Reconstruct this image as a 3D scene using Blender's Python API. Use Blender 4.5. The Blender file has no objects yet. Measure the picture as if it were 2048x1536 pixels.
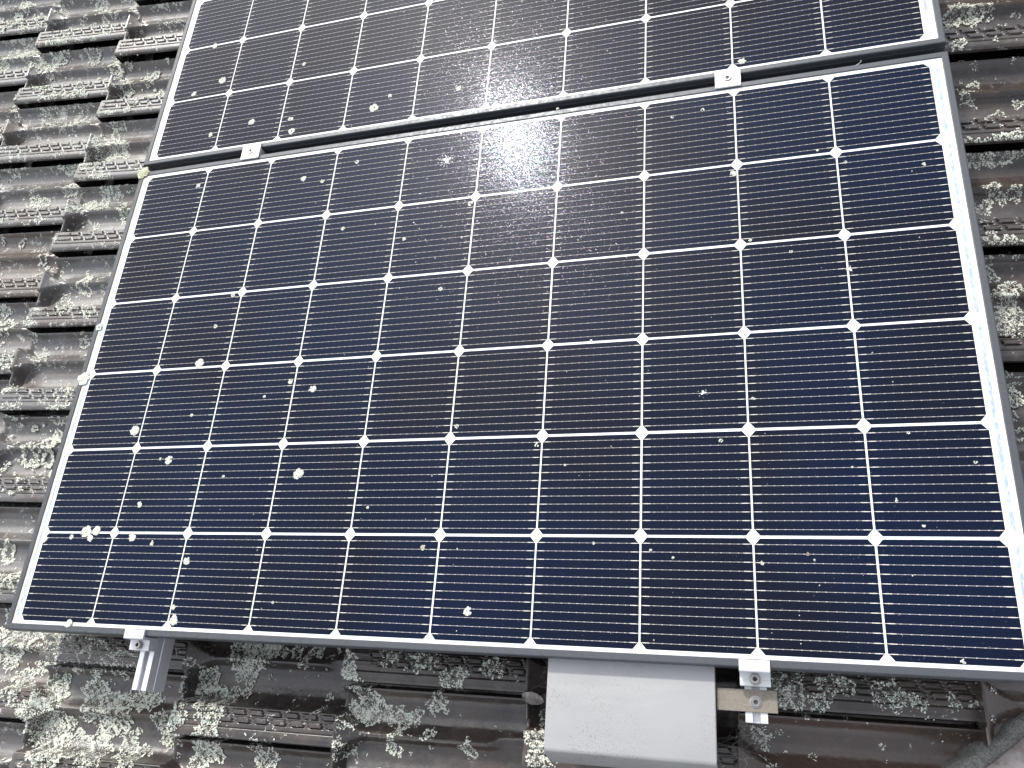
import bpy, bmesh, math, random
import numpy as np
from mathutils import Matrix, Vector
rng = np.random.default_rng(7); random.seed(7)
C = bpy.context.scene.collection
# ------------------------------------------------------------------ frame of the roof: X runs up the slope, Y across it, Z square to it
SLOPE = math.radians(-24)
ca, sa = math.cos(SLOPE), math.sin(SLOPE)
RM = Matrix(((ca, 0, sa, 0), (0, 1, 0, 0), (-sa, 0, ca, 5.0), (0, 0, 0, 1)))     # roof frame -> world (z up)
CAMX = [2.70914229, 0.01642841, -0.41833003, 1.30019651, -0.10466556, 1.19599208, 1623.475]   # fitted to the cell grid
def rod(w):
    t = np.linalg.norm(w); k = w/t
    K = np.array([[0, -k[2], k[1]], [k[2], 0, -k[0]], [-k[1], k[0], 0]])
    return np.eye(3)+np.sin(t)*K+(1-np.cos(t))*K@K
CR = rod(np.array(CAMX[:3])); CP = np.array(CAMX[3:6]); CF = CAMX[6]
def bp(px, py, z=0.0):            # a point of the photograph (2048 px wide) -> roof-frame point at height z
    d = np.array([(px-1024)/CF, (py-768)/CF, 1.])@CR
    return CP+d*(z-CP[2])/d[2]
# ------------------------------------------------------------------ camera
sc = bpy.context.scene
cam = bpy.data.cameras.new('camera'); cam_o = bpy.data.objects.new('camera', cam); C.objects.link(cam_o)
cam.sensor_width = 36; cam.lens = 36*CF/2048; cam.clip_start = .02; cam.clip_end = 3000
M = Matrix(((CR[0][0], -CR[1][0], -CR[2][0], CP[0]), (CR[0][1], -CR[1][1], -CR[2][1], CP[1]), (CR[0][2], -CR[1][2], -CR[2][2], CP[2]), (0, 0, 0, 1)))
cam_o.matrix_world = RM@M
sc.camera = cam_o
# ------------------------------------------------------------------ sky and sun
SUN = Vector((-.262, .634, .7285)).normalized()          # towards the sun, roof frame
sw = (RM.to_3x3()@SUN).normalized()
elev = math.asin(sw.z); az = math.atan2(sw.x, sw.y)
w = bpy.data.worlds.new("World"); sc.world = w; w.use_nodes = True
nt = w.node_tree; nt.nodes.clear()
sky = nt.nodes.new('ShaderNodeTexSky'); sky.sky_type = 'NISHITA'; sky.sun_disc = False
sky.sun_elevation = elev; sky.sun_rotation = az; sky.dust_density = 1.5; sky.air_density = 1.0; sky.ozone_density = 1.0
bg = nt.nodes.new('ShaderNodeBackground'); bg.inputs['Strength'].default_value = .15
wo = nt.nodes.new('ShaderNodeOutputWorld')
hs = nt.nodes.new('ShaderNodeHueSaturation'); hs.inputs['Saturation'].default_value = .30      # thin white haze
nt.links.new(sky.outputs[0], hs.inputs['Color']); nt.links.new(hs.outputs[0], bg.inputs[0]); nt.links.new(bg.outputs[0], wo.inputs[0])
sl = bpy.data.lights.new('sun', 'SUN'); sl.energy = 1.5; sl.angle = math.radians(3); sl.color = (1, .96, .9)
so = bpy.data.objects.new('sun', sl); C.objects.link(so)
so.rotation_mode = 'QUATERNION'; so.rotation_quaternion = sw.to_track_quat('Z', 'Y')
sc.view_settings.view_transform = 'Standard'; sc.view_settings.look = 'None'; sc.view_settings.gamma = 1
sc.view_settings.exposure = 1.05
sc.render.resolution_x = 1024; sc.render.resolution_y = 768

# ------------------------------------------------------------------ node helpers
class NT:
    def __init__(s, name):
        s.m = bpy.data.materials.new(name); s.m.use_nodes = True; s.t = s.m.node_tree; s.t.nodes.clear()
        s.out = s.t.nodes.new('ShaderNodeOutputMaterial')
        s.b = s.t.nodes.new('ShaderNodeBsdfPrincipled'); s.t.links.new(s.b.outputs[0], s.out.inputs[0])
    def set(s, **k):
        names = dict(base='Base Color', rough='Roughness', metal='Metallic', spec='Specular IOR Level', coat='Coat Weight', crough='Coat Roughness', cior='Coat IOR', normal='Normal', cnormal='Coat Normal', ior='IOR', sheen='Sheen Weight', aniso='Anisotropic')
        for a, v in k.items():
            i = s.b.inputs[names[a]]; s.put(i, v)
    def put(s, i, v):
        if isinstance(v, bpy.types.NodeSocket): s.t.links.new(v, i)
        elif isinstance(v, (tuple, list)) and len(v) == 3 and i.type == 'RGBA': i.default_value = (*v, 1)
        else: i.default_value = v
    def n(s, typ, ins={}, out=0, **k):
        q = s.t.nodes.new(typ)
        for a, v in k.items(): setattr(q, a, v)
        for a, v in ins.items(): s.put(q.inputs[a], v)
        return q.outputs[out]
    def m_(s, op, a, b=0., c=0., clamp=False):
        return s.n('ShaderNodeMath', {0: a, 1: b, 2: c}, operation=op, use_clamp=clamp)
    def ramp(s, v, lo, hi, a=0., b=1.):
        return s.n('ShaderNodeMapRange', {0: v, 1: lo, 2: hi, 3: a, 4: b}, interpolation_type='SMOOTHSTEP')
    def mix(s, f, a, b, blend='MIX'):
        q = s.t.nodes.new('ShaderNodeMix'); q.data_type = 'RGBA'; q.blend_type = blend
        s.put(q.inputs[0], f); s.put(q.inputs[6], a); s.put(q.inputs[7], b); return q.outputs[2]
    def noise(s, vec, scale, detail=3., rough=.5, out=0, dist=0.):
        return s.n('ShaderNodeTexNoise', {'Vector': vec, 'Scale': scale, 'Detail': detail, 'Roughness': rough, 'Distortion': dist}, out=out)
    def vor(s, vec, scale, out=0, feature='F1'):
        return s.n('ShaderNodeTexVoronoi', {'Vector': vec, 'Scale': scale}, out=out, feature=feature)
    def obj(s): return s.n('ShaderNodeTexCoord', out=3)
    def geo(s): return s.n('ShaderNodeNewGeometry', out=0)
    def rnd(s): return s.n('ShaderNodeObjectInfo', out=5)
    def sep(s, v):
        q = s.t.nodes.new('ShaderNodeSeparateXYZ'); s.put(q.inputs[0], v); return q.outputs
    def bump(s, h, st, dist=.001, normal=None):
        i = {'Height': h, 'Strength': st, 'Distance': dist}
        if normal is not None: i['Normal'] = normal
        return s.n('ShaderNodeBump', i)

# --- clay roof tile: dark brown engobe, semi gloss, stains and flat crust lichen
def tile_material():
    t = NT('glazed_clay'); g = t.geo()
    r = t.rnd()
    n1 = t.noise(g, 9, 5, .6); n2 = t.noise(g, 70, 5, .6); n3 = t.noise(g, 420, 3, .6)
    sx = t.sep(g); left = t.ramp(sx[0], .20, -.20)           # left tiles more weathered, with sky sheen painted into their paler base
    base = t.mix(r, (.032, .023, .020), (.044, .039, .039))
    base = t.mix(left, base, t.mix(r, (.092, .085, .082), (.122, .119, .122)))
    tan = t.mix(t.ramp(r, .75, 1.0), base, (.085, .058, .045))
    base = t.mix(t.ramp(n1, .40, .68), tan, (.070, .052, .042))
    base = t.mix(t.m_('MULTIPLY', t.ramp(n2, .5, .72), .5), base, (.10, .088, .076))
    # flat crust lichen
    low = t.noise(g, 3.2, 2, .5)
    q = t.noise(g, 45, 6, .72, dist=.6); q2 = t.noise(g, 230, 4, .7)
    amt = t.m_('ADD', t.m_('MULTIPLY', q, .75), t.m_('MULTIPLY', q2, .35))
    amt = t.m_('ADD', amt, t.m_('ADD', t.m_('MULTIPLY', left, .055), t.m_('MULTIPLY', low, .12)))
    lm = t.ramp(amt, .728, .748)
    lc = t.mix(t.ramp(n3, .35, .65), (.30, .30, .27), (.78, .78, .73))
    col = t.mix(t.m_('MULTIPLY', lm, .85), base, lc)
    rg = t.m_('ADD', t.ramp(n2, .3, .8, .25, .44), t.m_('MULTIPLY', left, .03))
    rg = t.m_('ADD', rg, t.m_('MULTIPLY', lm, .5), clamp=True)
    b1 = t.bump(n1, .25, .012)
    h = t.m_('ADD', t.m_('MULTIPLY', n2, .5), t.m_('MULTIPLY', lm, t.m_('ADD', n3, .3)))
    cw = t.m_('MULTIPLY', t.m_('SUBTRACT', 1., lm), .55)
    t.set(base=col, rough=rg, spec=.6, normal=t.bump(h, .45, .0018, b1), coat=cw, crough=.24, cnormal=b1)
    return t.m
def lichen_material(name='foliose_lichen', hi=(.88, .90, .82), lo=(.54, .57, .48)):
    t = NT(name); g = t.geo()
    n = t.noise(g, 500, 3, .6); n2 = t.noise(g, 24, 3)
    c = t.mix(t.ramp(n, .38, .62), lo, hi)
    c = t.mix(t.m_('MULTIPLY', t.ramp(n2, .45, .65), .4), c, (.74, .74, .64))
    t.set(base=c, rough=.95, spec=.15)
    return t.m
def glassy(t, rough=.085):
    g = t.obj()
    n = t.noise(t.geo(), 1400, 2, .6)
    return t.bump(n, .10, .0004)
def cell_material():
    t = NT('silicon_cell'); o = t.obj(); x, y, z = t.sep(o); g = t.geo(); r = t.rnd()
    # twelve ribbons
    PIT = .0128
    yy = t.m_('DIVIDE', t.m_('ADD', y, PIT*6), PIT)
    fy = t.m_('ABSOLUTE', t.m_('SUBTRACT', t.m_('FRACT', yy), .5))           # 0 at a ribbon
    dy = t.m_('MULTIPLY', fy, PIT)
    ax = t.m_('ABSOLUTE', x)
    endm = t.ramp(ax, .0655, .0665)
    tip = t.ramp(ax, .0750, .0758)
    row = t.m_('FLOOR', yy)
    xo = t.m_('ADD', x, t.m_('MULTIPLY', t.m_('SINE', t.m_('MULTIPLY', row, 7.1)), .0004))
    fx = t.m_('ABSOLUTE', t.m_('SUBTRACT', t.m_('FRACT', t.m_('DIVIDE', t.m_('ADD', xo, .0655), .0119)), .5))
    pad = t.m_('LESS_THAN', fx, .075)
    wid = t.m_('ADD', t.m_('ADD', .00034, t.m_('MULTIPLY', pad, .00010)), t.m_('MULTIPLY', t.m_('SUBTRACT', endm, tip), .00022))
    rib = t.m_('LESS_THAN', dy, wid)
    # fingers
    ff = t.m_('ABSOLUTE', t.m_('SUBTRACT', t.m_('FRACT', t.m_('DIVIDE', x, .00135)), .5))
    fin = t.m_('MULTIPLY', t.m_('LESS_THAN', ff, .10), .015)
    base = t.mix(r, (.0018, .0048, .0185), (.0036, .0048, .0120))
    ml = t.noise(g, 2.2, 2)
    base = t.mix(t.ramp(ml, .42, .62), base, (.0014, .0068, .0250))
    gr = t.noise(g, 900, 2)
    base = t.mix(t.m_('MULTIPLY', gr, .3), base, (.008, .009, .018))
    base = t.mix(fin, base, (.4, .4, .42))
    bright = t.mix(t.m_('MAXIMUM', pad, endm), (.33, .32, .32), (.58, .56, .52))
    col = t.mix(rib, base, bright)
    # thin film of dust on the glass
    d = t.noise(g, 6, 4, .6); ds = t.ramp(t.noise(g, 260, 2), .70, .76)
    dust = t.m_('ADD', t.m_('MULTIPLY', d, .006), t.m_('MULTIPLY', ds, .05))
    col = t.mix(dust, col, (.62, .60, .55))
    # textured silicon: tiny facets glitter round the sun's mirror image
    f = t.vor(g, 640, out=1); f2 = t.vor(t.n('ShaderNodeVectorMath', {0: g, 1: (3.1, 1.7, .3)}, operation='ADD'), 640, out=1)
    fn = t.n('ShaderNodeVectorMath', {0: f, 1: (.5, .5, .5)}, operation='SUBTRACT')
    fr = t.sep(f2)[0]; amp = t.m_('ADD', .034, t.m_('MULTIPLY', t.m_('POWER', fr, 5.), .16))
    fn = t.n('ShaderNodeVectorMath', {0: fn, 1: (1., 1.25, 1.)}, operation='MULTIPLY')
    fn = t.n('ShaderNodeVectorMath', {0: fn, 3: amp}, operation='SCALE')
    nn = t.n('ShaderNodeVectorMath', {0: t.n('ShaderNodeNewGeometry', out=1), 1: fn}, operation='ADD')
    nn = t.n('ShaderNodeVectorMath', {0: nn}, operation='NORMALIZE')
    t.set(base=col, rough=.11, spec=.04, coat=.17, crough=.34, cior=1.32, normal=nn)
    t.put(t.b.inputs['Specular Tint'], t.mix(.5, (.55, .60, 1.), f2))
    return t.m
def sheet_material():
    t = NT('white_backsheet_under_glass'); o = t.obj(); x, y, z = t.sep(o)
    n = t.noise(o, 30, 5, .7); n2 = t.noise(o, 300, 3)
    # brown dirt line washed to the left and lower frame lips
    e = t.m_('SUBTRACT', t.ramp(x, -.0120, -.0085, 1., 0.), 0.)
    e = t.m_('MULTIPLY', e, t.ramp(n, .30, .55))
    col = t.mix(t.m_('MULTIPLY', e, .75), (.80, .82, .84), (.52, .41, .31))
    e2 = t.m_('MULTIPLY', t.ramp(x, 1.6150, 1.6190), t.ramp(n, .45, .6))
    col = t.mix(t.m_('MULTIPLY', e2, .5), col, (.50, .42, .34))
    col = t.mix(t.m_('MULTIPLY', t.ramp(n2, .55, .75), .08), col, (.5, .5, .45))
    t.set(base=col, rough=.5, spec=.4, coat=.3, crough=.30, cior=1.30)
    return t.m
def simple(name, col, rough=.4, metal=0., spec=.5, ns=80, amt=.25, bump=.1, stretch=None, dark=None):
    t = NT(name); o = t.geo()
    v = o if stretch is None else t.n('ShaderNodeMapping', {0: o, 3: stretch})
    n = t.noise(v, ns, 5, .65)
    dk = dark or tuple(c*.6 for c in col)
    c = t.mix(t.m_('MULTIPLY', t.ramp(n, .40, .66), amt), col, dk)
    t.set(base=c, rough=t.ramp(n, .3, .7, rough*.85, min(1, rough*1.25)), metal=metal, spec=spec, normal=t.bump(n, bump, .0008))
    return t.m
def cover_material():
    t = NT('speckled_painted_metal'); o = t.geo()
    n = t.noise(o, 14, 4, .6); v = t.vor(o, 330); sp = t.ramp(t.noise(o, 520, 2, .5), .60, .635)
    m2 = t.ramp(t.noise(o, 9, 3), .42, .62)
    c = t.mix(n, (.34, .34, .345), (.42, .42, .42))
    c = t.mix(t.m_('MULTIPLY', sp, t.m_('MULTIPLY', m2, .9)), c, (.20, .18, .16))
    st = t.ramp(t.noise(t.n('ShaderNodeMapping', {0: o, 3: (4, 26, 10)}), 1, 5, .6), .5, .62)
    c = t.mix(t.m_('MULTIPLY', st, .25), c, (.46, .46, .46))
    t.set(base=c, rough=.48, metal=.35, spec=.5, normal=t.bump(t.noise(o, 900, 2), .08, .0004))
    return t.m
MAT = dict(
    tile=tile_material(), lichen=lichen_material(), cell=cell_material(), sheet=sheet_material(),
    spot=lichen_material('lichen_on_glass', (.64, .65, .60), (.40, .41, .37)),
    frame=simple('anodised_frame', (.080, .086, .095), .40, .3, .35, 120, .35, .08),
    alu=simple('mill_aluminium', (.80, .80, .82), .36, .55, .5, 60, .2, .05, (1, .1, 1)),
    clamp=simple('clamp_aluminium', (.66, .66, .67), .42, .35, .5, 90, .12, .05),
    steel=simple('stainless_steel', (.40, .39, .37), .32, .95, .5, 200, .35, .1),
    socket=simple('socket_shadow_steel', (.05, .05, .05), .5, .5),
    zinc=simple('tarnished_zinc_bar', (.27, .245, .205), .42, .6, .5, 260, .55, .3, None, (.17, .145, .11)),
    cover=cover_material(),
    coverdark=simple('box_inner', (.10, .10, .10), .6),
    mortar=simple('cement_mortar', (.24, .24, .23), .95, 0, .2, 420, .9, 1.0, None, (.10, .095, .085)),
    deck=simple('roof_underlay', (.02, .018, .016), .9, 0, .2),
    cap=simple('weathered_capping', (.36, .33, .33), .5, 0, .5, 60, .8, .5, None, (.20, .15, .14)),
    ribbon=simple('tinned_ribbon', (.33, .40, .56), .35, .1, .5, 240, .75, .6, (1, .5, 1), (.62, .66, .74)),
    white=simple('sticker_white', (.72, .74, .76), .5), ink=simple('sticker_ink', (.16, .17, .22), .6),
    leaf=simple('dead_leaf', (.36, .33, .31), .8, 0, .2, 90, .7, .8), web=simple('cobweb', (.32, .31, .29), .8),
    guano=simple('bird_lime', (.80, .80, .77), .8, 0, .2, 300, .3, .5),
    ground=simple('grass_ground', (.05, .075, .03), .95, 0, .2, 3, .6),
    render=simple('wall_render', (.55, .52, .46), .9, 0, .2, 6, .3),
)
# ------------------------------------------------------------------ object helpers
def mesh(name, V, F, smooth=False, mat=None):
    me = bpy.data.meshes.new(name)
    if isinstance(F, np.ndarray):
        V = np.asarray(V, dtype=np.float32); n, k = F.shape
        me.vertices.add(len(V)); me.vertices.foreach_set('co', V.ravel())
        me.loops.add(n*k); me.loops.foreach_set('vertex_index', F.astype(np.int32).ravel())
        me.polygons.add(n); me.polygons.foreach_set('loop_start', (np.arange(n)*k).astype(np.int32))
        me.update(calc_edges=True); me.validate()
    else: me.from_pydata([tuple(v) for v in V], [], [tuple(f) for f in F])
    if smooth: me.polygons.foreach_set('use_smooth', np.ones(len(me.polygons), bool))
    if mat: me.materials.append(MAT[mat])
    me.update(); return me
TOP = []
def ob(name, me, parent=None, loc=(0, 0, 0), rot=(0, 0, 0), label=None, cat=None, group=None, kind=None):
    o = bpy.data.objects.new(name, me); C.objects.link(o)
    o.location = loc; o.rotation_euler = rot
    if parent: o.parent = parent
    else: TOP.append(o)
    if label: o['label'] = label
    if cat: o['category'] = cat
    if group: o['group'] = group
    if kind: o['kind'] = kind
    return o
def bm_obj(name, bm, mat, smooth_angle=None, **k):
    me = bpy.data.meshes.new(name); bm.to_mesh(me); bm.free(); me.materials.append(MAT[mat])
    if smooth_angle:
        me.polygons.foreach_set('use_smooth', np.ones(len(me.polygons), bool))
        me.set_sharp_from_angle(angle=math.radians(smooth_angle))
    return ob(name, me, **k)
def box(bm, x0, x1, y0, y1, z0, z1, bev=0, seg=2):
    r = bmesh.ops.create_cube(bm, size=1)
    vs = r['verts']
    for v in vs: v.co = Vector(((x0+x1)/2+v.co.x*(x1-x0), (y0+y1)/2+v.co.y*(y1-y0), (z0+z1)/2+v.co.z*(z1-z0)))
    if bev:
        es = {e for v in vs for e in v.link_edges}
        bmesh.ops.bevel(bm, geom=list(es), offset=bev, segments=seg, affect='EDGES', clamp_overlap=True)
def extrude_y(bm, prof, y0, y1):      # closed profile of (x,z) swept along y
    a = [bm.verts.new((x, y0, z)) for x, z in prof]; b = [bm.verts.new((x, y1, z)) for x, z in prof]
    n = len(prof)
    for i in range(n): bm.faces.new((a[i], a[(i+1) % n], b[(i+1) % n], b[i]))
    bm.faces.new(list(reversed(a))); bm.faces.new(b)
    bmesh.ops.recalc_face_normals(bm, faces=bm.faces)
def extrude_x(bm, prof, x0, x1):
    a = [bm.verts.new((x0, y, z)) for y, z in prof]; b = [bm.verts.new((x1, y, z)) for y, z in prof]
    n = len(prof)
    for i in range(n): bm.faces.new((a[i], a[(i+1) % n], b[(i+1) % n], b[i]))
    bm.faces.new(list(reversed(a))); bm.faces.new(b)
    bmesh.ops.recalc_face_normals(bm, faces=bm.faces)
def lathe(bm, prof, n=28, hexin=None):
    rings = []
    for r, z in prof:
        rings.append([bm.verts.new((r*math.cos(2*math.pi*i/n), r*math.sin(2*math.pi*i/n), z)) for i in range(n)])
    for a, b in zip(rings, rings[1:]):
        for i in range(n): bm.faces.new((a[i], a[(i+1) % n], b[(i+1) % n], b[i]))
    bm.faces.new(rings[-1])
    bmesh.ops.recalc_face_normals(bm, faces=bm.faces)
def bolt(parent, loc, R=.0068, h=.006, washer=True):
    bm = bmesh.new()
    if washer: lathe(bm, [(R*1.35, -.0005), (R*1.35, .0010), (R*1.02, .0012)], 32)
    p = [(R, .0), (R, h*.8), (R*.9, h), (R*.56, h)]
    p += [(R*.50, h*.9), (R*.46, h*.35)]
    lathe(bm, p, 36)
    b = bm_obj('bolt', bm, 'steel', 35, parent=parent, loc=loc)
    bm = bmesh.new()
    n = 6; q = R*.44
    vs = [bm.verts.new((q*math.cos(math.pi/3*i), q*math.sin(math.pi/3*i), h*.42)) for i in range(n)]
    vb = [bm.verts.new((q*math.cos(math.pi/3*i), q*math.sin(math.pi/3*i), h*.36)) for i in range(n)]
    for i in range(n): bm.faces.new((vs[i], vs[(i+1) % n], vb[(i+1) % n], vb[i]))
    bm.faces.new(vs)
    bm_obj('hex_socket', bm, 'socket', parent=b)
    return b

# ------------------------------------------------------------------ roof
L, W, ZR, TILT = .3225, .2105, -.120, .033
X0 = -.044
KT = np.array([0, 4.5, 6.5, 9, 12, 17, 28, 46, 60, 70, 76, 79, 83, 86, 92, 104, 120, 136, 147, 153, 157, 160, 203, 207, 210.5])/1000
KZ = np.array([-50, -50, -28, -22.0, -23.5, -35, -42, -45, -42, -35.5, -30.5, -28.5, -28.5, -35, -42, -46, -46, -43, -37, -23, -7, -.6, -.6, -1.6, -4])/1000
_tt = np.linspace(0, W, 422); _zz = np.interp(_tt, KT, KZ)
_k = np.exp(-np.linspace(-2, 2, 9)**2); _k /= _k.sum(); _zs = np.convolve(np.pad(_zz, 4, 'edge'), _k, 'valid')
def sstep(x): x = np.clip(x, 0, 1); return x*x*(3-2*x)
def tile_z(s, t):
    """height of the visible tile top at s (down the slope) and t (across, from the upper edge)"""
    z = np.interp(t, _tt, _zs)
    d = np.abs(t-.0805)
    wf = .0022+.026*np.clip(1-s/.058, 0, 1)**1.7
    zf = -.0295+  .0225*np.clip(1-s/.060, 0, 1)**2-3.0*np.maximum(0, d-wf)
    fl = np.where(t < .150, zf, -1)
    # soft union with the flare where the rib starts
    k = .003; h = np.clip(.5+.5*(fl-z)/k, 0, 1)
    z = np.where(t < .150, z*(1-h)+fl*h+k*h*(1-h), z)
    # pans start with a rounded scoop and close again before the nose
    pan = np.clip((-.0305-z)/.014, 0, 1)*(t > .008)*(t < .154)
    end = sstep((s-(L-.040))/.034)
    z = z+pan*.003*end
    rim = 1-sstep((s-.002-.30*np.abs(t-.122)**1.0*.3)/.013)          # the lower pan is closed by a rounded rim at the nose
    z = np.where((t > .086) & (t < .158), np.maximum(z, z+(np.maximum(z, -.015)-z)*rim), z)
    z = np.where(t < .060, z+pan*.006*(1-sstep(s/.014)), z)
    rib = np.exp(-((t-.0805)/.006)**2)*sstep((s-(L-.070))/.030)
    z = z-rib*.010
    # raised strip starts with a slanted end
    s0 = -.0035+.005*(1-(t-.155)/.0555)
    st = np.where((t > .146), sstep((s-s0)/.006), 1)
    z = np.where(t > .146, -.036+(z+.036)*st, z)
    # embossed pads: a narrow moat round each parallelogram
    g = np.zeros_like(z); pad = np.zeros_like(z)
    for tc, sh in ((.1675, 0.), (.1805, .0105)):
        u = s-(t-tc)*.45-sh-.052
        i = np.floor(u/.033); uu = u-i*.033
        ax = np.abs(uu-.0135)-.0115; ay = np.abs(t-tc)-.0036
        dd = np.maximum(ax, ay)
        g = np.maximum(g, np.where((i >= 0) & (s < L-.008), np.exp(-((dd-.0008)/.0007)**2), 0))
        ok = (i >= 0) & (s < L-.008)
        pad = np.maximum(pad, np.where(ok, sstep(.5-dd/.0011), 0))
        # long bars before the first pad
        axb = np.abs(s-.036+sh*0)-.020; db = np.maximum(axb, np.abs(t-tc)-.0034)
        pad = np.maximum(pad, np.where(i < 0, sstep(.5-db/.0011)*(s > .012), 0))
    g = np.maximum(g, np.exp(-((t-.1935)/.0009)**2)*(s > .010))
    z = z+(.0028*pad-.0020*g)*(t > .159)
    # rounded nose
    z = z-.0025*np.clip((.006-s)/.006, 0, 1)**2.2
    return z-TILT*(s/L-.5)
JIT = {}
def jit(c, r):
    if (c, r) not in JIT:
        JIT[(c, r)] = (random.gauss(0, .0012), random.gauss(0, .0030), random.gauss(0, .0016), random.gauss(0, .0010))
    return JIT[(c, r)]
def ytop(c, r):    # upper edge (t = 0) of tile r in course c ; t grows towards -Y
    off = -.060 if c % 2 == 0 else -.165
    return off+W*r
# course c spans X0+(c-1)L .. X0+cL ; even c: -1?  (c=1 ends .279)
def par(c): return (c+1) % 2          # c odd -> 'even' family
def ytop_(c, r): return (-.060 if par(c) == 0 else -.165)+W*r
def roof_h(x, y):
    x = np.asarray(x, float); y = np.asarray(y, float)
    c = np.floor((x-X0)/L).astype(int)+1; s = x-X0-(c-1)*L
    off = np.where(((c+1) % 2) == 0, -.060, -.165)
    q = (off-y)/W; f = np.floor(q); t = (q-f)*W
    z = ZR+tile_z(s, t)
    return z, c, (-f).astype(int), s, t
def tile_mesh(name, hs, hts):
    s = np.concatenate([np.linspace(0, .02, 17), np.linspace(.02, L, int((L-.02)/hs)+1)[1:], [L+.0005, L+.035]])
    t = np.concatenate([[-.026, -.0005], np.linspace(0, .012, 9), np.linspace(.012, .155, int(.143/(hs*1.6))+1)[1:], np.linspace(.155, .2015, int(.0465/hts)+1)[1:], np.linspace(.2015, W, 8)[1:]])
    S, T = np.meshgrid(s, t, indexing='ij')
    Z = tile_z(np.clip(S, 0, L), np.clip(T, 0, W))
    Z[-2] = np.minimum(Z[-2]-.020, -.062); Z[-1] = -.078; Z[:, 0] = -.066
    ns, ntt = S.shape
    V = np.stack([S, -T, Z], -1).reshape(-1, 3)
    idx = np.arange(ns*ntt).reshape(ns, ntt)
    F = np.stack([idx[:-1, :-1], idx[:-1, 1:], idx[1:, 1:], idx[1:, :-1]], -1).reshape(-1, 4)[:, ::-1]
    F = F[:, ::-1]
    # skirt at nose and at the strip edge: vertical drop then back under
    base = len(V); parts = [V]; Fs = [F]
    def skirt(line, dz, inward):
        nonlocal base
        P0 = V[line]; P1 = P0.copy(); P1[:, 2] -= dz; P2 = P1+np.array(inward)
        parts.extend([P1, P2]); n = len(line)
        a = np.array(line); b = np.arange(n)+base; c = b+n; base += 2*n
        Fs.append(np.stack([a[:-1], a[1:], b[1:], b[:-1]], -1)); Fs.append(np.stack([b[:-1], b[1:], c[1:], c[:-1]], -1))
    skirt(list(idx[0, :]), .050, (.002, 0, -.001))
    skirt(list(idx[:, -1])[::-1], .0065, (0, .035, -.001))
    return mesh(name, np.concatenate(parts), np.concatenate(Fs), True, 'tile')
roof = ob('tiled_roof', None, label='old brown interlocking clay tile roof spotted with pale lichen under the panels', cat='roof')
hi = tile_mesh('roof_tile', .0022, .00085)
hi.set_sharp_from_angle(angle=math.radians(50))
lo = tile_mesh('roof_tile_far', .011, .009)
def inpic(x, y, z=-.13):
    Y = (np.array([x, y, z])-CP)@CR.T
    if Y[2] < .1: return False, 0, 0
    px = 1024+CF*Y[0]/Y[2]; py = 768+CF*Y[1]/Y[2]
    return (-25 < px < 2073) and (-25 < py < 1561), px, py
def under_panel(x, y):       # hidden by a panel as the photo sees it
    z = -.13; k = (0-CP[2])/(z-CP[2]); X = CP[0]+(x-CP[0])*k; Y = CP[1]+(y-CP[1])*k
    return -.02 < X < 1.622 and (-.006 < Y < 2.0)
HX, HY, HS = 1.530, -.119, .80        # line where the tiling is cut: y = HY + HS (x-HX)
def cut_side(x, y): return y-(HY+HS*(x-HX))
vis, hid = [], []
for c in range(-6, 13):
    for r in range(-9, 17):
        x = X0+(c-1)*L; y = ytop_(c, r)
        pts = [(x+a*L, y-b*W) for a in (0, .25, .5, .75, 1) for b in (0, .25, .5, .75, 1)]
        if all(cut_side(*p) < .0 for p in pts): continue
        v = any(inpic(*p)[0] and not under_panel(*p) for p in pts)
        edge = any(cut_side(*p) < 0 for p in pts)
        (vis if v else hid).append((c, r, edge))
def place(c, r):
    dx, dz, rz, ry = jit(c, r)
    return Matrix.Translation((X0+(c-1)*L+dx, ytop_(c, r), ZR+dz*.45))@Matrix.Rotation(rz, 4, 'Z')@Matrix.Rotation(ry, 4, 'X')
def cut_mesh(src, mw):
    bm = bmesh.new(); bm.from_mesh(src); bm.transform(mw)
    n = Vector((-HS, 1, 0)).normalized()
    bmesh.ops.bisect_plane(bm, geom=bm.verts[:]+bm.edges[:]+bm.faces[:], plane_co=Vector((HX, HY, 0)), plane_no=-n, clear_outer=True)
    bm.transform(mw.inverted()); me = bpy.data.meshes.new('roof_tile_cut'); bm.to_mesh(me); bm.free(); me.materials.append(MAT['tile'])
    me.polygons.foreach_set('use_smooth', np.ones(len(me.polygons), bool)); me.set_sharp_from_angle(angle=math.radians(50)); return me
print('visible tiles', len(vis), 'hidden', len(hid))
for c, r, e in vis:
    mw = place(c, r)
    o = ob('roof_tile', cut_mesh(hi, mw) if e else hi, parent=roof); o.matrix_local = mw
nv = len(lo.vertices); lv = np.empty(nv*3, np.float32); lo.vertices.foreach_get('co', lv); lv = lv.reshape(-1, 3)
lf = np.array([p.vertices[:] for p in lo.polygons])
VV, FF = [], []
nb = 0
for c, r, e in hid:
    mw = np.array(place(c, r)); v = lv@mw[:3, :3].T+mw[:3, 3]
    f = lf
    if e:
        cc = v[lf].mean(1); f = lf[cut_side(cc[:, 0], cc[:, 1]) > 0]
    VV.append(v); FF.append(f+nb); nb += nv
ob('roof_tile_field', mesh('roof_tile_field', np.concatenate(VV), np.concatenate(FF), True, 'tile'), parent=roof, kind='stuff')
# deck under the tiles
def line_y(x): return HY+HS*(x-HX)
dk = [(-2.2, 3.3), (-2.2, -2.0), (-.63, -2.0), (3.8, line_y(3.8)), (3.8, 3.3)]
dv = [(x, y, -.215) for x, y in dk]+[(x, y, -.26) for x, y in dk]
ob('roof_deck', mesh('roof_deck', dv, [(0, 1, 2, 3, 4), (9, 8, 7, 6, 5)]+[(i, i+5, (i+1) % 5+5, (i+1) % 5) for i in range(5)], False, 'deck'), parent=roof)
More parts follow.
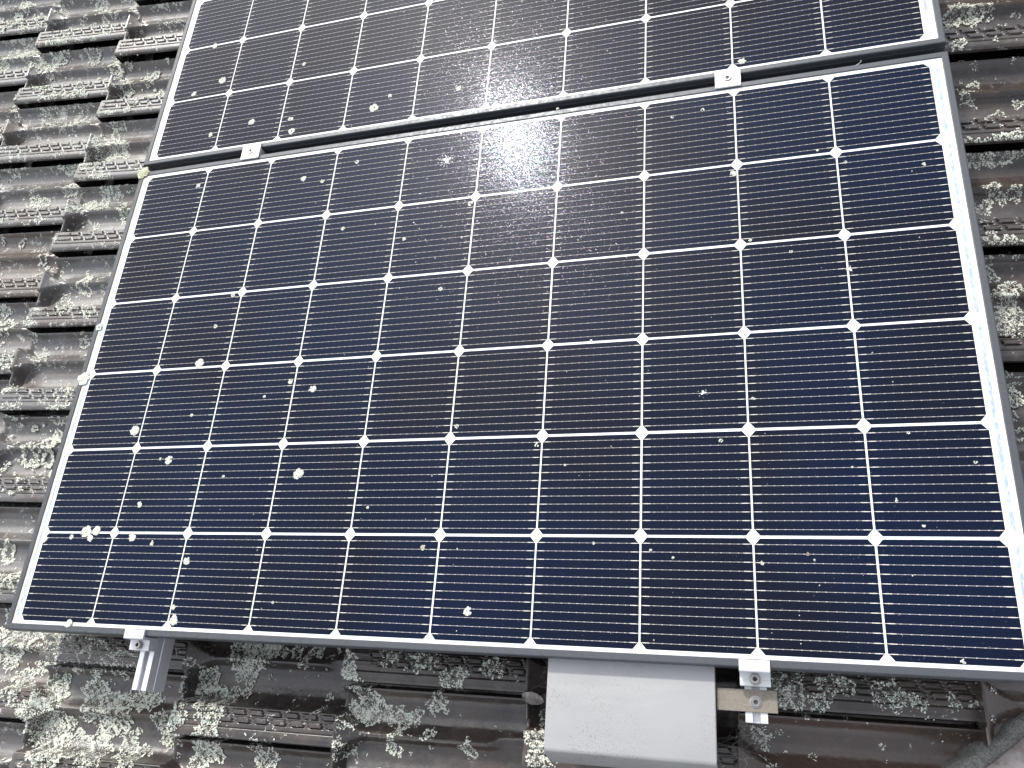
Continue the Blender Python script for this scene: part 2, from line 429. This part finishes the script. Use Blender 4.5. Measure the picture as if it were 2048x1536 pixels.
# mortar bed along the cut line, with ragged edges
n = 1800; u = np.linspace(-2.4, 2.6, n)
dirv = np.array([1, HS])/math.hypot(1, HS); nor = np.array([-HS, 1])/math.hypot(1, HS)
prof = [(.009, -.062), (.005, -.034), (.001, -.025), (-.004, -.020), (-.009, -.019), (-.014, -.021), (-.034, -.028)]
V = []
for i, uu in enumerate(u):
    for a, z in prof:
        jw = .0010*math.sin(uu*61+a*90)+.0014*math.sin(uu*143+a*300)+.0012*random.gauss(0, 1)*(abs(a) > .008)
        p = np.array([HX, HY])+dirv*uu+nor*(a+jw); V.append((p[0], p[1], ZR+z+.0012*random.gauss(0, 1)))
k = len(prof)
F = np.array([[i*k+j, (i+1)*k+j, (i+1)*k+j+1, i*k+j+1] for i in range(n-1) for j in range(k-1)])
mo = ob('mortar_bed', mesh('mortar_bed', V, F, False, 'mortar'), parent=roof)
# capping tiles beyond the mortar
for q in range(-8, 9):
    bm = bmesh.new(); R = .10; ln = .40
    A = [math.radians(a) for a in np.linspace(4, 176, 22)]
    pr = [(R*math.cos(a), R*.30*math.sin(a)) for a in A]+[((R-.013)*math.cos(a), (R*.30-.011)*math.sin(a)) for a in reversed(A)]
    extrude_x(bm, pr, 0, ln)
    p = np.array([HX, HY])+dirv*(q*.36+.12)-nor*.1195
    bm_obj('capping_tile', bm, 'cap', 40, parent=roof, loc=(p[0], p[1], ZR-.022+.006*(q % 2)), rot=(0, .02, math.atan(HS)))
# ------------------------------------------------------------------ panels
PX, PY = .16, .162262
OX0, OX1, OY0, OY1 = -.0275, 1.630, -.0145, .9905
def build_frame():
    # (inset, z) from the outer face, swept round the rectangle with mitred corners
    pr = [(.0110, .0002), (.0108, .0016), (.0100, .0020), (.0018, .0020), (.0006, .0015), (.0000, .0004), (.0000, -.0085), (.0007, -.0092), (.0007, -.0100), (0, -.0107),
          (0, -.0190), (.0007, -.0197), (.0007, -.0205), (0, -.0212), (0, -.0340), (.0006, -.0350), (.0280, -.0350), (.0280, -.0335), (.0020, -.0335), (.0020, -.0060), (.0110, -.0060)]
    V, F = [], []
    k = len(pr)
    for a, z in pr:
        V += [(OX0+a, OY0+a, z), (OX1-a, OY0+a, z), (OX1-a, OY1-a, z), (OX0+a, OY1-a, z)]
    for i in range(k):
        j = (i+1) % k
        for c in range(4):
            d = (c+1) % 4; F.append((i*4+c, i*4+d, j*4+d, j*4+c))
    me = mesh('frame', V, F, False, 'frame'); bm = bmesh.new(); bm.from_mesh(me); bmesh.ops.recalc_face_normals(bm, faces=bm.faces); bm.to_mesh(me); bm.free()
    return me
def cell_mesh():
    hx, hy = (PX-.0028)/2, (PY-.0044)/2; cx, cy = .0082, .0098
    V = [(-hx+cx, -hy, 0), (hx-cx, -hy, 0), (hx, -hy+cy, 0), (hx, hy-cy, 0), (hx-cx, hy, 0), (-hx+cx, hy, 0), (-hx, hy-cy, 0), (-hx, -hy+cy, 0)]
    V += [(x, y, -.0002) for x, y, z in V]
    F = [tuple(range(8))]+[(i, i+8, (i+1) % 8+8, (i+1) % 8) for i in range(8)]
    return mesh('solar_cell', V, F, False, 'cell')
def copy_tree(o, parent=None):
    c = o.copy(); C.objects.link(c); c.parent = parent
    if parent is None: TOP.append(c)
    for ch in list(o.children): copy_tree(ch, c)
    return c
pan = ob('solar_panel', None, label='whole solar panel in front, six rows of dark cells, box and clamps below it', cat='solar panel')
ob('frame', build_frame(), parent=pan)
bm = bmesh.new(); box(bm, OX0+.0105, OX1-.0105, OY0+.0105, OY1-.0105, -.0045, 0)
lam = bm_obj('glass_laminate', bm, 'sheet', parent=pan)
cm = cell_mesh()
for j in range(6):
    for i in range(10):
        ob('solar_cell', cm, parent=lam, loc=((i+.5)*PX+.00012*random.gauss(0, 1), (j+.5)*PY+.00012*random.gauss(0, 1), .0004), rot=(0, 0, random.gauss(0, .0004)))
# bus ribbons in the side margins, with the ends of the cell ribbons reaching them
def bus(x0, x1, j0, j1, side):
    bm = bmesh.new(); y0, y1 = j0*PY+.010, j1*PY-.010
    nseg = 60
    vs = []
    for i in range(nseg+1):
        y = y0+(y1-y0)*i/nseg
        vs.append((bm.verts.new((x0+random.gauss(0, .00008), y, .00045+random.random()*.0003)), bm.verts.new((x1+random.gauss(0, .00008), y, .00045+random.random()*.0003))))
    for a, b in zip(vs, vs[1:]): bm.faces.new((a[0], a[1], b[1], b[0]))
    for j in range(j0, j1):
        for q in range(12):
            y = (j+.5)*PY+(q-5.5)*.0128
            if side > 0: p = [(1.5988, x0)]
            else: p = [(x1, .0012)]
            for xa, xb in p:
                f = [bm.verts.new(c) for c in ((xa, y-.00025, .0005), (xb, y-.00025, .0005), (xb, y+.00025, .0005), (xa, y+.00025, .0005))]; bm.faces.new(f)
    bmesh.ops.recalc_face_normals(bm, faces=bm.faces)
    bm_obj('bus_ribbon', bm, 'ribbon', parent=lam)
for a, b in ((0, 1), (1, 3), (3, 5), (5, 6)): bus(1.6060, 1.6112, a, b, 1)
for a, b in ((0, 2), (2, 4), (4, 6)): bus(-.0110, -.0064, a, b, -1)
# corner screws in the long frame walls
for x in (.012+OX0, OX1-.014):
    bm = bmesh.new(); lathe(bm, [(.0045, 0), (.0045, .0009), (.0030, .0009), (.0026, .0002)], 24)
    bm_obj('frame_screw', bm, 'frame', 40, parent=pan, loc=(x, OY0-.0002, -.0135), rot=(math.pi/2, 0, 0))
up = copy_tree(pan); up.location = (0, 1.02547, 0)
up['label'] = 'upper solar panel cut off by the photo top, with a barcode strip at its right'
upl = [c for c in up.children if c.name.startswith('glass_laminate')][0]
for ch in list(upl.children):      # the barcode strip covers this margin on the upper panel
    if ch.name.startswith('bus_ribbon') and max(v.co.x for v in ch.data.vertices) > 1 and min(v.co.y for v in ch.data.vertices) < .02: bpy.data.objects.remove(ch)
# barcode strip
bm = bmesh.new(); box(bm, -.0030, .0085, -.010, .130, -.0002, 0)
me = bpy.data.meshes.new('barcode_label'); bm.to_mesh(me); bm.free(); me.materials.append(MAT['white'])
ob('barcode_label', me, parent=upl, loc=(1.6050, .022, .0009))
bm = bmesh.new()
y = .042
while y < .086:
    wd = random.choice((.0005, .0008, .0012)); box(bm, .0005, .0052, y, y+wd, .00005, .0001); y += wd+random.choice((.0005, .0007, .0011))
for y in (.094, .0985): box(bm, .0010, .0042, y, y+.0028, .00005, .0001)
box(bm, .0004, .0045, .1045, .1090, .00005, .0001)
me = bpy.data.meshes.new('barcode_print'); bm.to_mesh(me); bm.free(); me.materials.append(MAT['ink'])
st2 = ob('barcode_print', me, parent=upl, loc=(1.6050, .022, .0009))
# digits under the bars, too small in the photo to read as more than grey figures
bm = bmesh.new(); y = .006
for i in range(13):
    x0 = .0012
    for seg in random.sample([(0, .0016, 0, .0003), (0, .0016, .0011, .0014), (0, .0003, 0, .0014), (.0013, .0016, 0, .0014), (.0007, .0010, 0, .0014)], 4):
        box(bm, x0+seg[0]*1.6, x0+seg[1]*1.6, y+seg[2], y+seg[3], .00005, .0001)
    y += .0024
me = bpy.data.meshes.new('serial_print'); bm.to_mesh(me); bm.free(); me.materials.append(MAT['ink'])
ob('serial_print', me, parent=upl, loc=(1.6050, .022, .0009))
# ------------------------------------------------------------------ rails
def rail(cx, y0, y1, label):
    h = .0145; z1 = -.0358; z0 = z1-.046; a = .0052
    pr = [(-h, z1), (-a, z1), (-a, z1-.003), (-a-.004, z1-.003), (-a-.004, z1-.011), (a+.004, z1-.011), (a+.004, z1-.003), (a, z1-.003), (a, z1), (h, z1),
          (h, z1-.016), (h-.0012, z1-.017), (h-.0012, z1-.019), (h, z1-.020), (h, z0), (-h, z0), (-h, z1-.020), (-h+.0012, z1-.019), (-h+.0012, z1-.017), (-h, z1-.016)]
    bm = bmesh.new(); extrude_y(bm, [(cx+x, z) for x, z in reversed(pr)], y0, y1)
    r = bm_obj('mounting_rail', bm, 'alu', label=label, cat='mounting rail', group='aluminium rails under the panels')
    return r
rail(.2625, -.100, 2.2, 'slotted aluminium mounting rail at lower left, its end over a lichened tile')
rail(1.2740, -.0825, 2.2, 'slotted aluminium mounting rail at lower right, crossed by the flat bolted bar')
# roof hooks carrying the rails
for k_, (cx, yy) in enumerate(((.262, .30), (.262, 1.3), (1.274, .30), (1.274, 1.3))):
    bm = bmesh.new(); box(bm, cx-.016, cx+.016, yy-.02, yy+.02, -.150, -.0825, .002)
    bm_obj('roof_hook', bm, 'zinc', label='metal roof hook hidden under the panels holding a rail', cat='roof hook', group='hooks under the rails')
# ------------------------------------------------------------------ clamps
def mid_clamp(cx, label):
    t = ob('mid_clamp', None, loc=(cx, 1.0010, 0), label=label, cat='clamp', group='clamps between the two panels')
    bm = bmesh.new(); box(bm, -.0225, .0225, -.0195, .0195, .0022, .0058, .0006)
    for y in (-.0195, .0195): pass
    bm2 = bm; box(bm2, -.0225, .0225, -.0080, .0080, -.0330, .0020, .0004)
    bm_obj('clamp_body', bm, 'clamp', parent=t)
    bolt(t, (0, 0, .0056), .0070, .0020, False)
mid_clamp(.2640, 'square silver clamp between the panels at left, near a cell corner')
mid_clamp(1.2705, 'square silver clamp between the panels at right, beside a pale lichen clump')
def end_clamp(cx, label):
    t = ob('end_clamp', None, loc=(cx, 0, 0), label=label, cat='clamp', group='clamps on the lower frame edge')
    h = .0200
    pr = [(-.0050, .0062), (-.0050, .0023), (-.0158, .0023), (-.0158, -.0330), (-.0370, -.0330), (-.0370, -.0140), (-.0290, -.0130), (-.0285, -.0137), (-.0278, -.0130), (-.0205, -.0125), (-.0205, .0050), (-.0190, .0062)]
    bm = bmesh.new(); extrude_x(bm, pr, -h, h)
    bmesh.ops.bevel(bm, geom=[e for e in bm.edges if abs(e.verts[0].co.x-e.verts[1].co.x) > .01], offset=.0004, segments=1, affect='EDGES')
    bm_obj('clamp_body', bm, 'clamp', parent=t)
    bolt(t, (0, -.0285, -.0135), .0060, .0065)
end_clamp(.2620, 'silver end clamp gripping the lower frame edge at left above its rail end')
end_clamp(1.2745, 'silver end clamp gripping the lower frame edge beside the grey metal box')
# ------------------------------------------------------------------ box with bracket
bx = ob('metal_box', None, loc=(1.10, -.08, -.052), label='light grey speckled metal box tucked under the lower panel edge', cat='box')
bm = bmesh.new()
Y = lambda y: y+.08
pr = [(Y(-.009), .0300), (Y(-.134), .0300), (Y(-.1375), .0290), (Y(-.1400), .0262), (Y(-.154), -.0120), (Y(-.152), -.0130), (Y(-.138), .0240), (Y(-.1355), .0265), (Y(-.009), .0275)]
extrude_x(bm, pr, -.1170, .1210)
for sx_ in (-.1170, .1195):
    box(bm, sx_, sx_+.0015, Y(-.134), Y(-.009), .0190, .0272, 0)
bmesh.ops.bevel(bm, geom=[e for e in bm.edges if abs(abs(e.verts[0].co.x)-.119) < .003 and abs(abs(e.verts[1].co.x)-.119) < .003 and e.verts[0].co.z > .026 and e.verts[1].co.z > .026 and abs(e.verts[0].co.x-e.verts[1].co.x) < .0005], offset=.0008, segments=2, affect='EDGES')
bm_obj('cover', bm, 'cover', 40, parent=bx)
bm = bmesh.new(); box(bm, -.100, .100, Y(-.128), Y(-.012), -.040, .0185, .004)
bm_obj('housing', bm, 'coverdark', 40, parent=bx)
for x in (-.1165, .1190):
    bm = bmesh.new(); box(bm, x-.0012, x+.0022, -.0145+.08, -.0095+.08, -.0296+.06, -.0286+.06+.001, .0003)
    bm_obj('corner_tab', bm, 'coverdark', parent=bx)
ba = ob('flat_bar', None, loc=(1.262, -.055, -.0345), label='tarnished flat metal bar bolted across the right rail, joining the metal box', cat='bracket')
bm = bmesh.new(); box(bm, -.0395, .0400, -.0143, .0143, -.0012, .0022, .0005); box(bm, -.0398, -.0372, -.0143, .0143, -.030, -.0014, .0004)
bm_obj('bar', bm, 'zinc', parent=ba)
bolt(ba, (.0118, -.0015, .0022), .0060, .0042)
# ------------------------------------------------------------------ lichen
def rosettes(patches, fs=.0019, ring=0):
    """patches: (x, y, radius, density, ring) -> many small tilted lobes lying on the roof"""
    Q = []
    for x, y, R, den, rg in patches:
        n = int(max(4, den*math.pi*R*R/(fs*fs)*2.6))
        a = rng.uniform(0, 2*np.pi, n); ph = rng.uniform(0, 6.28, 5)
        edge = 1+.20*np.sin(2*a+ph[0])+.16*np.sin(3*a+ph[1])+.12*np.sin(5*a+ph[2])+.10*np.sin(9*a+ph[3])+.07*np.sin(15*a+ph[4])
        rr = np.sqrt(rng.uniform(rg*rg, 1, n))
        px = x+np.cos(a)*rr*R*edge; py = y+np.sin(a)*rr*R*edge
        # clumpy holes
        hole = np.sin(px*430+ph[0])*np.sin(py*390+ph[1])+.6*np.sin(px*900+ph[2])*np.sin(py*850+ph[3])
        keep = hole > rng.normal(0, .22, n)-.15-.75*rr**2
        sz = fs*rng.uniform(.45, 1.15, n)*(.75+.5*(rr > .75))
        Q.append(np.stack([px, py, a, sz, rr], 1)[keep])
    return np.concatenate(Q)
def flakes(Q, hf, lift=.0008):
    x, y, a, sz, rr = Q.T; n = len(Q)
    z = hf(x, y); e = .0015
    gx = np.clip((hf(x+e, y)-hf(x-e, y))/(2*e), -1.6, 1.6); gy = np.clip((hf(x, y+e)-hf(x, y-e))/(2*e), -1.6, 1.6)
    N = np.stack([-gx, -gy, np.ones(n)], 1); N /= np.linalg.norm(N, axis=1)[:, None]
    N2 = N+rng.normal(0, .20, (n, 3)); N2 /= np.linalg.norm(N2, axis=1)[:, None]
    d = np.stack([np.cos(a), np.sin(a), np.zeros(n)], 1)+rng.normal(0, .5, (n, 3))
    T = d-(d*N2).sum(1)[:, None]*N2; T /= np.linalg.norm(T, axis=1)[:, None]+1e-9; B = np.cross(N2, T)
    P = np.stack([x, y, z], 1)+N*(lift+sz[:, None]*.35*rng.uniform(0, 1, (n, 1)))
    k = 6; V = np.empty((n, k, 3))
    for i in range(k):
        th = 2*np.pi*i/k; r = sz*rng.uniform(.32, .78, n)
        V[:, i] = P+T*(np.cos(th)*r)[:, None]*1.15+B*(np.sin(th)*r)[:, None]*.85+N2*(rng.normal(0, .10, n)*sz)[:, None]
    return V.reshape(-1, 3), np.arange(n*k).reshape(n, k)
def hroof(x, y): return roof_h(x, y)[0]
P = []
def add_px(lst, den=.8, z=-.142):
    for x, y, r in lst:
        p = bp(x, y, z); q = bp(x+r, y, z); R = np.linalg.norm(q-p)
        P.append((p[0], p[1], R*.84, den, 0))
        for _ in range(3):
            a = random.uniform(0, 6.28); P.append((p[0]+math.cos(a)*R*1.1, p[1]+math.sin(a)*R*1.1, R*random.uniform(.12, .4), den*.8, 0))
BOT = [(30,1270,38),(170,1300,36),(215,1312,26),(240,1325,16),(262,1322,22),(110,1385,24),(100,1392,20),(30,1355,20),(180,1388,30),(215,1402,22),(270,1395,24),(285,1402,18),(225,1432,28),(75,1432,34),(298,1438,13),(310,1455,12),(312,1475,16),(240,1490,22),(262,1512,18),(100,1480,34),(130,1502,40),(190,1502,26),(200,1460,18),(405,1362,30),(430,1402,30),(458,1415,18),(484,1384,10),(480,1312,30),(500,1288,26),(520,1296,20),(545,1300,18),(492,1342,22),(365,1425,26),(360,1452,22),(430,1468,30),(400,1512,28),(537,1298,15),(582,1300,14),(620,1295,14),(600,1322,10),(715,1325,22),(720,1350,18),(800,1310,20),(862,1318,22),(900,1362,16),(985,1335,20),(930,1350,16),(735,1395,30),(755,1425,26),(800,1440,20),(825,1430,14),(872,1402,20),(705,1440,14),(850,1470,12),(795,1465,10),(780,1495,16),(690,1500,18),(930,1500,15),(640,1420,8),(640,1392,7),(520,1522,26),(1092,1440,18),(1085,1480,22),(1085,1520,24),(1000,1290,16),(1560,1362,26),(1600,1352,10),(1590,1392,26),(1655,1372,24),(1690,1372,18),(1765,1385,30),(1800,1400,22),(1832,1408,16),(1903,1400,13),(1915,1415,8),(1940,1408,6),(1952,1408,5),(1516,1470,18),(1528,1490,11),(1610,1430,9),(1640,1408,18),(1570,1405,14),(140,1270,22),(60,1330,14)]
RIG = [(1920,20,34),(1960,8,28),(1910,112,20),(1952,155,13),(1933,185,18),(1987,95,6),(2042,190,13),(1945,245,14),(1950,310,30),(2010,300,36),(1990,370,22),(2032,375,18),(1972,405,22),(1970,500,26),(2010,500,22),(1980,540,18),(2022,570,28),(2010,600,32),(1990,642,26),(2012,672,20),(2042,682,14),(2022,762,18),(2036,790,24),(1905,60,14),(2030,110,7),(2010,230,10),(2035,620,30)]
LEF = [(225,297,24),(165,210,22),(95,232,16),(55,330,14),(60,395,12),(240,250,12),(20,320,10),(165,415,14),(180,410,12),(230,375,12)]
add_px(BOT, .85); add_px(RIG, .8); add_px(LEF, .85)
# general growth, denser on the left of the panels, in clumps
def growth(n, x0, x1, y0, y1, rmin, rmax, den, thr):
    xs = rng.uniform(x0, x1, n); ys = rng.uniform(y0, y1, n)
    f = np.sin(xs*23+1.3)*np.sin(ys*19+.4)+.8*np.sin(xs*51+2)*np.sin(ys*47+1)+.5*np.sin(xs*97)*np.sin(ys*103)
    for x, y, v in zip(xs, ys, f):
        if v < thr or (under_panel(x, y)) or cut_side(x, y) < .02: continue
        if not inpic(x, y)[0]: continue
        R = rmin+(rmax-rmin)*random.random()**3
        P.append((x, y, R, den*random.uniform(.5, 1), .5 if random.random() < .4 and R > .005 else 0))
growth(3300, -1.1, -.02, -.3, 2.0, .003, .026, .85, .15)
growth(3000, -1.1, -.02, -.3, 2.0, .0015, .005, 1., -.3)
growth(420, 1.6, 2.0, .0, 1.4, .003, .014, .6, .1)
growth(500, -.1, 1.6, -.3, .02, .002, .006, .7, -.3)
Qp = rosettes(P)
far = np.hypot(Qp[:, 0]-CP[0], Qp[:, 1]-CP[1]) > 1.6
Qp = Qp[(~far) | (rng.random(len(Qp)) < .75)]; Qp[:, 3] *= np.where(np.hypot(Qp[:, 0]-CP[0], Qp[:, 1]-CP[1]) > 1.5, 1.45, 1)
print('flakes', len(Qp))
V, F = flakes(Qp, hroof)
ob('roof_lichen', mesh('roof_lichen', V, F, False, 'lichen'), label='pale grey green lichen growing in ragged patches over the brown tiles', cat='lichen', kind='stuff')
# ------------------------------------------------------------------ lichen spots on the panels
ORD = ['first', 'second', 'third', 'fourth', 'fifth', 'sixth', 'seventh', 'eighth', 'ninth', 'tenth']
SP = [(748,215,17,'r'),(607,357,11,''),(645,362,8,''),(686,457,8,''),(941,407,11,'r'),(714,323,8,'r'),(808,478,8,''),(881,578,9,''),(1467,347,15,''),(1849,328,10,''),(581,763,10,''),(625,778,14,''),(399,726,17,''),(269,861,17,''),(337,920,15,''),(320,918,6,''),(597,947,20,''),(528,793,7,''),(383,830,7,''),(168,758,22,''),(172,1063,20,''),(193,1061,15,''),(180,1076,12,''),(90,1078,10,''),(143,1074,9,''),(264,1074,14,''),(303,1086,9,''),(374,1122,14,''),(346,1215,10,''),(347,1240,18,''),(138,1247,14,''),(279,1009,11,''),(446,953,7,''),(735,1015,7,''),(846,1095,11,'b'),(935,1222,17,''),(545,1205,6,''),(1073,890,9,'r'),(1188,1086,8,''),(1346,1115,7,''),(1301,1100,7,''),(1524,1126,9,''),(1507,797,9,''),(1442,881,9,'r'),(1615,1108,9,'b'),(1629,1120,7,'r'),(1792,1000,9,''),(1951,924,9,'r'),(1848,1052,9,''),(1927,1323,13,''),(1817,866,8,''),(1705,934,7,''),(1582,503,8,'r'),(1500,480,8,'r'),(1345,234,8,'r'),(1405,219,8,'r'),(1485,122,16,''),(917,177,12,''),(503,244,12,''),(421,269,9,''),(583,262,13,'r'),(581,238,10,'r'),(445,160,13,''),(388,188,10,''),(430,92,11,''),(608,128,8,''),(780,191,9,''),(1067,345,7,'r'),(288,347,20,'g'),(199,655,12,'r'),(1115,217,7,'r'),(466,591,9,'r'),(431,652,8,'r'),(1700,1335,0,''),(1487,663,11,'r'),(1635,300,7,''),(1691,324,8,'r'),(1244,425,7,''),(1182,681,7,'r'),(396,371,9,''),(914,853,9,''),(1130,930,6,''),(1780,190,0,''),(352,1015,0,'')]
used = {}
tiny = []
def spot_mesh(R, mode):
    fs = max(.0011, R*.30)
    V, F = [], []
    n = 5 if R < .002 else int(7+(R/.001)**1.6)
    for i in range(n):
        a = random.uniform(0, 6.28); rr = R*(math.sqrt(random.random()) if mode != 'r' else random.uniform(.55, 1))
        s = R*random.uniform(.22, .42); k = 7; b = len(V)
        cx, cy, cz = rr*math.cos(a)*.8, rr*math.sin(a)*.8, random.uniform(.0001, .0005)
        ti = random.gauss(0, .14); tj = random.gauss(0, .14)
        V.append((cx, cy, cz+s*.10))
        for q in range(k):
            th = 6.283*q/k; u = s*random.uniform(.6, 1.15); dx, dy = u*math.cos(th), u*math.sin(th)
            V.append((cx+dx, cy+dy, max(.0001, cz+dx*ti+dy*tj)))
        for q in range(k): F.append((b, b+1+q, b+1+(q+1) % k))
    return V, F
brownm = lichen_material('brown_lichen_on_glass', (.35, .27, .22), (.14, .09, .07))
greenm = lichen_material('green_lichen_on_frame', (.50, .52, .36), (.20, .22, .12))
CORN = {(0, 0): 'lower left', (1, 0): 'lower right', (0, 1): 'upper left', (1, 1): 'upper right'}
for px, py, dpx, mode in SP:
    if dpx == 0: continue
    p = bp(px, py, .001); R = np.linalg.norm(bp(px+dpx/2, py, .001)-p)
    upper = p[1] > 1.0
    y = p[1]-(1.02547 if upper else 0)
    i, j = int(math.floor(p[0]/PX)), int(math.floor(y/PY))
    if dpx < 8: tiny.append((p, R)); continue
    V, F = spot_mesh(R, mode)
    fx, fy = int(p[0]/PX-i > .5), int(y/PY-j > .5)
    kind = {'r': 'ring shaped', 'b': 'brownish', 'g': 'greenish', '': 'pale ragged'}[mode]
    if i < 0 or mode == 'g':
        lab = kind+' lichen on the left frame edge, '+('upper left corner of the lower panel' if mode == 'g' else 'beside row %s from the bottom' % ORD[max(0, j)])
    elif j < 0: lab = kind+' lichen clump on the white lower edge under the first cell'
    else:
        lab = '%s lichen %s, %s of %s cell across, %s row up, %s panel' % (kind, 'clump' if dpx > 13 else 'spot', CORN[(fx, fy)], ORD[min(i, 9)], ORD[min(max(j, 0), 9)], 'upper' if upper else 'lower')
    lab = lab.replace('pale ragged lichen clump', 'pale lichen clump')
    if lab in used:
        used[lab] += 1; lab = ('small ' if dpx < 12 else 'larger ')+lab
    used[lab] = 1
    zt = .0022 if (i < 0 or j < 0 or i > 9) else .0005
    o = ob('lichen_spot', mesh('lichen_spot', V, F, True, 'spot'), loc=(p[0], p[1], zt), label=lab, cat='lichen', group='lichen spots on the panels')
    if mode == 'b': o.data.materials[0] = brownm
    if mode == 'g': o.data.materials[0] = greenm
V, F = [], []
def dot(x, y, r, z=.0005):
    b = len(V); k = 6
    V.append((x, y, z+r*.5))
    for q in range(k): V.append((x+r*random.uniform(.7, 1.2)*math.cos(6.283*q/k), y+r*random.uniform(.7, 1.2)*math.sin(6.283*q/k), z))
    for q in range(k): F.append((b, b+1+q, b+1+(q+1) % k))
for p, R in tiny: dot(p[0], p[1], R*.9)
for _ in range(900):
    x = random.uniform(0, 1.6); y = random.choice((random.uniform(0, .97), random.uniform(1.025, 2.0)))
    dot(x, y, .00028+.0009*random.random()**7)
ob('dirt_specks', mesh('dirt_specks', V, F, False, 'spot'), label='fine pale specks of dirt and young lichen scattered over the panel glass', cat='dirt', kind='stuff')
# bird droppings
def splat(px, py, R, label, n=26, st=0):
    V2, F2 = [], []
    p = bp(px, py, .001)
    k = 44; V2.append((0, 0, .0009))
    for q in range(k):
        th = 6.283*q/k; u = R*(.45+.22*math.sin(3*th+st)+.35*random.random()**2); V2.append((u*math.cos(th), u*.85*math.sin(th), 0))
    for q in range(k): F2.append((0, 1+q, 1+(q+1) % k))
    for _ in range(n):
        th = random.uniform(0, 6.283); u = R*random.uniform(.6, 1.45); s = R*random.uniform(.03, .10); b = len(V2)
        cx, cy = u*math.cos(th), u*math.sin(th)
        V2.append((cx, cy, .0004))
        for q in range(6): V2.append((cx+s*math.cos(q*1.047+th)*(2.0 if q % 3 == 0 else .8), cy+s*math.sin(q*1.047+th)*(2.0 if q % 3 == 0 else .8), 0))
        for q in range(6): F2.append((b, b+1+q, b+1+(q+1) % 6))
    ob('bird_dropping', mesh('bird_dropping', V2, F2, False, 'guano'), loc=(p[0], p[1], .0005), label=label, cat='bird dropping', group='bird droppings on the lower panel')
splat(893, 320, .0115, 'large white splashed bird dropping left of the sun glare, top row of the lower panel', 46)
splat(1407, 785, .0060, 'small white star shaped dropping on the eighth cell, third row up, lower panel', 14, 2)
splat(1699, 538, .0060, 'faint chalky dropping at the right side, fourth row up, near the ninth grid line', 10, 4)
# ------------------------------------------------------------------ dead leaf, cobwebs, thread
def leafmesh():
    V2, F2 = [], []; n = 14
    for i in range(n+1):
        u = i/n; wv = .0085*math.sin(math.pi*min(1, u*.93+.05))**.8
        for j in (-1, -.5, 0, .5, 1): V2.append((u*.036-.018, j*wv*(1+.15*random.random()), .004*abs(j)+.004*math.sin(u*5)+.0012*random.gauss(0, 1)))
    for i in range(n):
        for j in range(4): a = i*5+j; F2.append((a, a+5, a+6, a+1))
    return mesh('dead_leaf', V2, F2, True, 'leaf')
p = bp(1062, 1396, -.118)
lf_ = ob('dead_leaf', leafmesh(), loc=(p[0]+.004, p[1], -.116), rot=(.1, .15, -.25), label='curled grey dead leaf caught between the tiles and the metal box', cat='leaf')
p = bp(1072, 1415, -.125)
def strands(name, base, ends, n, label):
    V2, F2 = [], []
    for _ in range(n):
        a = np.array(base)+rng.normal(0, .014, 3)*np.array([1, 1, .8]); b = np.array(random.choice(ends))+rng.normal(0, .016, 3)*np.array([1, 1, .3])
        r = random.uniform(.00008, .0002); side = np.cross(b-a, [0, 0, 1.]); side /= np.linalg.norm(side)+1e-9
        prev = None; m = 9
        for i in range(m+1):
            u = i/m; c = a*(1-u)+b*u+rng.normal(0, .0010, 3); c[2] -= .006*math.sin(math.pi*u)
            k = len(V2); V2 += [tuple(c+side*r), tuple(c-side*r*.5+np.array([0, 0, r])), tuple(c-side*r*.5-np.array([0, 0, r]))]
            if prev is not None:
                for q in range(3): F2.append((prev+q, prev+(q+1) % 3, k+(q+1) % 3, k+q))
            prev = k
    ob(name, mesh(name, V2, F2, False, 'web'), label=label, cat='cobweb', kind='stuff')
strands('cobweb', (1.262, -.105, -.118), [(1.225, -.13, -.09), (1.275, -.085, -.085), (1.23, -.10, -.12), (1.29, -.11, -.13)], 34, 'thin dusty cobweb strands between the metal box and the lower right rail end')
strands('cobweb', (.972, -.03, -.115), [(.985, -.05, -.09), (.99, -.015, -.05), (.955, -.02, -.12)], 24, 'thin cobweb strands left of the metal box just below the panel frame')
pa, pb = bp(1711, 132, .003), bp(1721, 121, .003)
V2, F2 = [], []
for i in range(11):
    u = i/10; c = pa*(1-u)+pb*u+np.array([.004*math.sin(3.1*u), 0, .002*math.sin(3.1*u)]); r = .0006*(1-.5*u); k = len(V2)
    V2 += [(c[0]+r, c[1], c[2]), (c[0], c[1]+r, c[2]+r), (c[0]-r, c[1], c[2])]
    if i:
        for q in range(3): F2.append((k-3+q, k-3+(q+1) % 3, k+(q+1) % 3, k+q))
ob('thread', mesh('thread', V2, F2, False, 'guano'), label='short white thread lying over the top frame of the lower panel', cat='thread')
# ------------------------------------------------------------------ roof frame -> world
bpy.context.view_layer.update()
for o in TOP:
    o.matrix_world = RM@o.matrix_basis
# ground far below
bm = bmesh.new(); bmesh.ops.create_grid(bm, x_segments=8, y_segments=8, size=1500)
me = bpy.data.meshes.new('ground'); bm.to_mesh(me); bm.free(); me.materials.append(MAT['ground'])
g = bpy.data.objects.new('ground', me); C.objects.link(g); g['kind'] = 'structure'
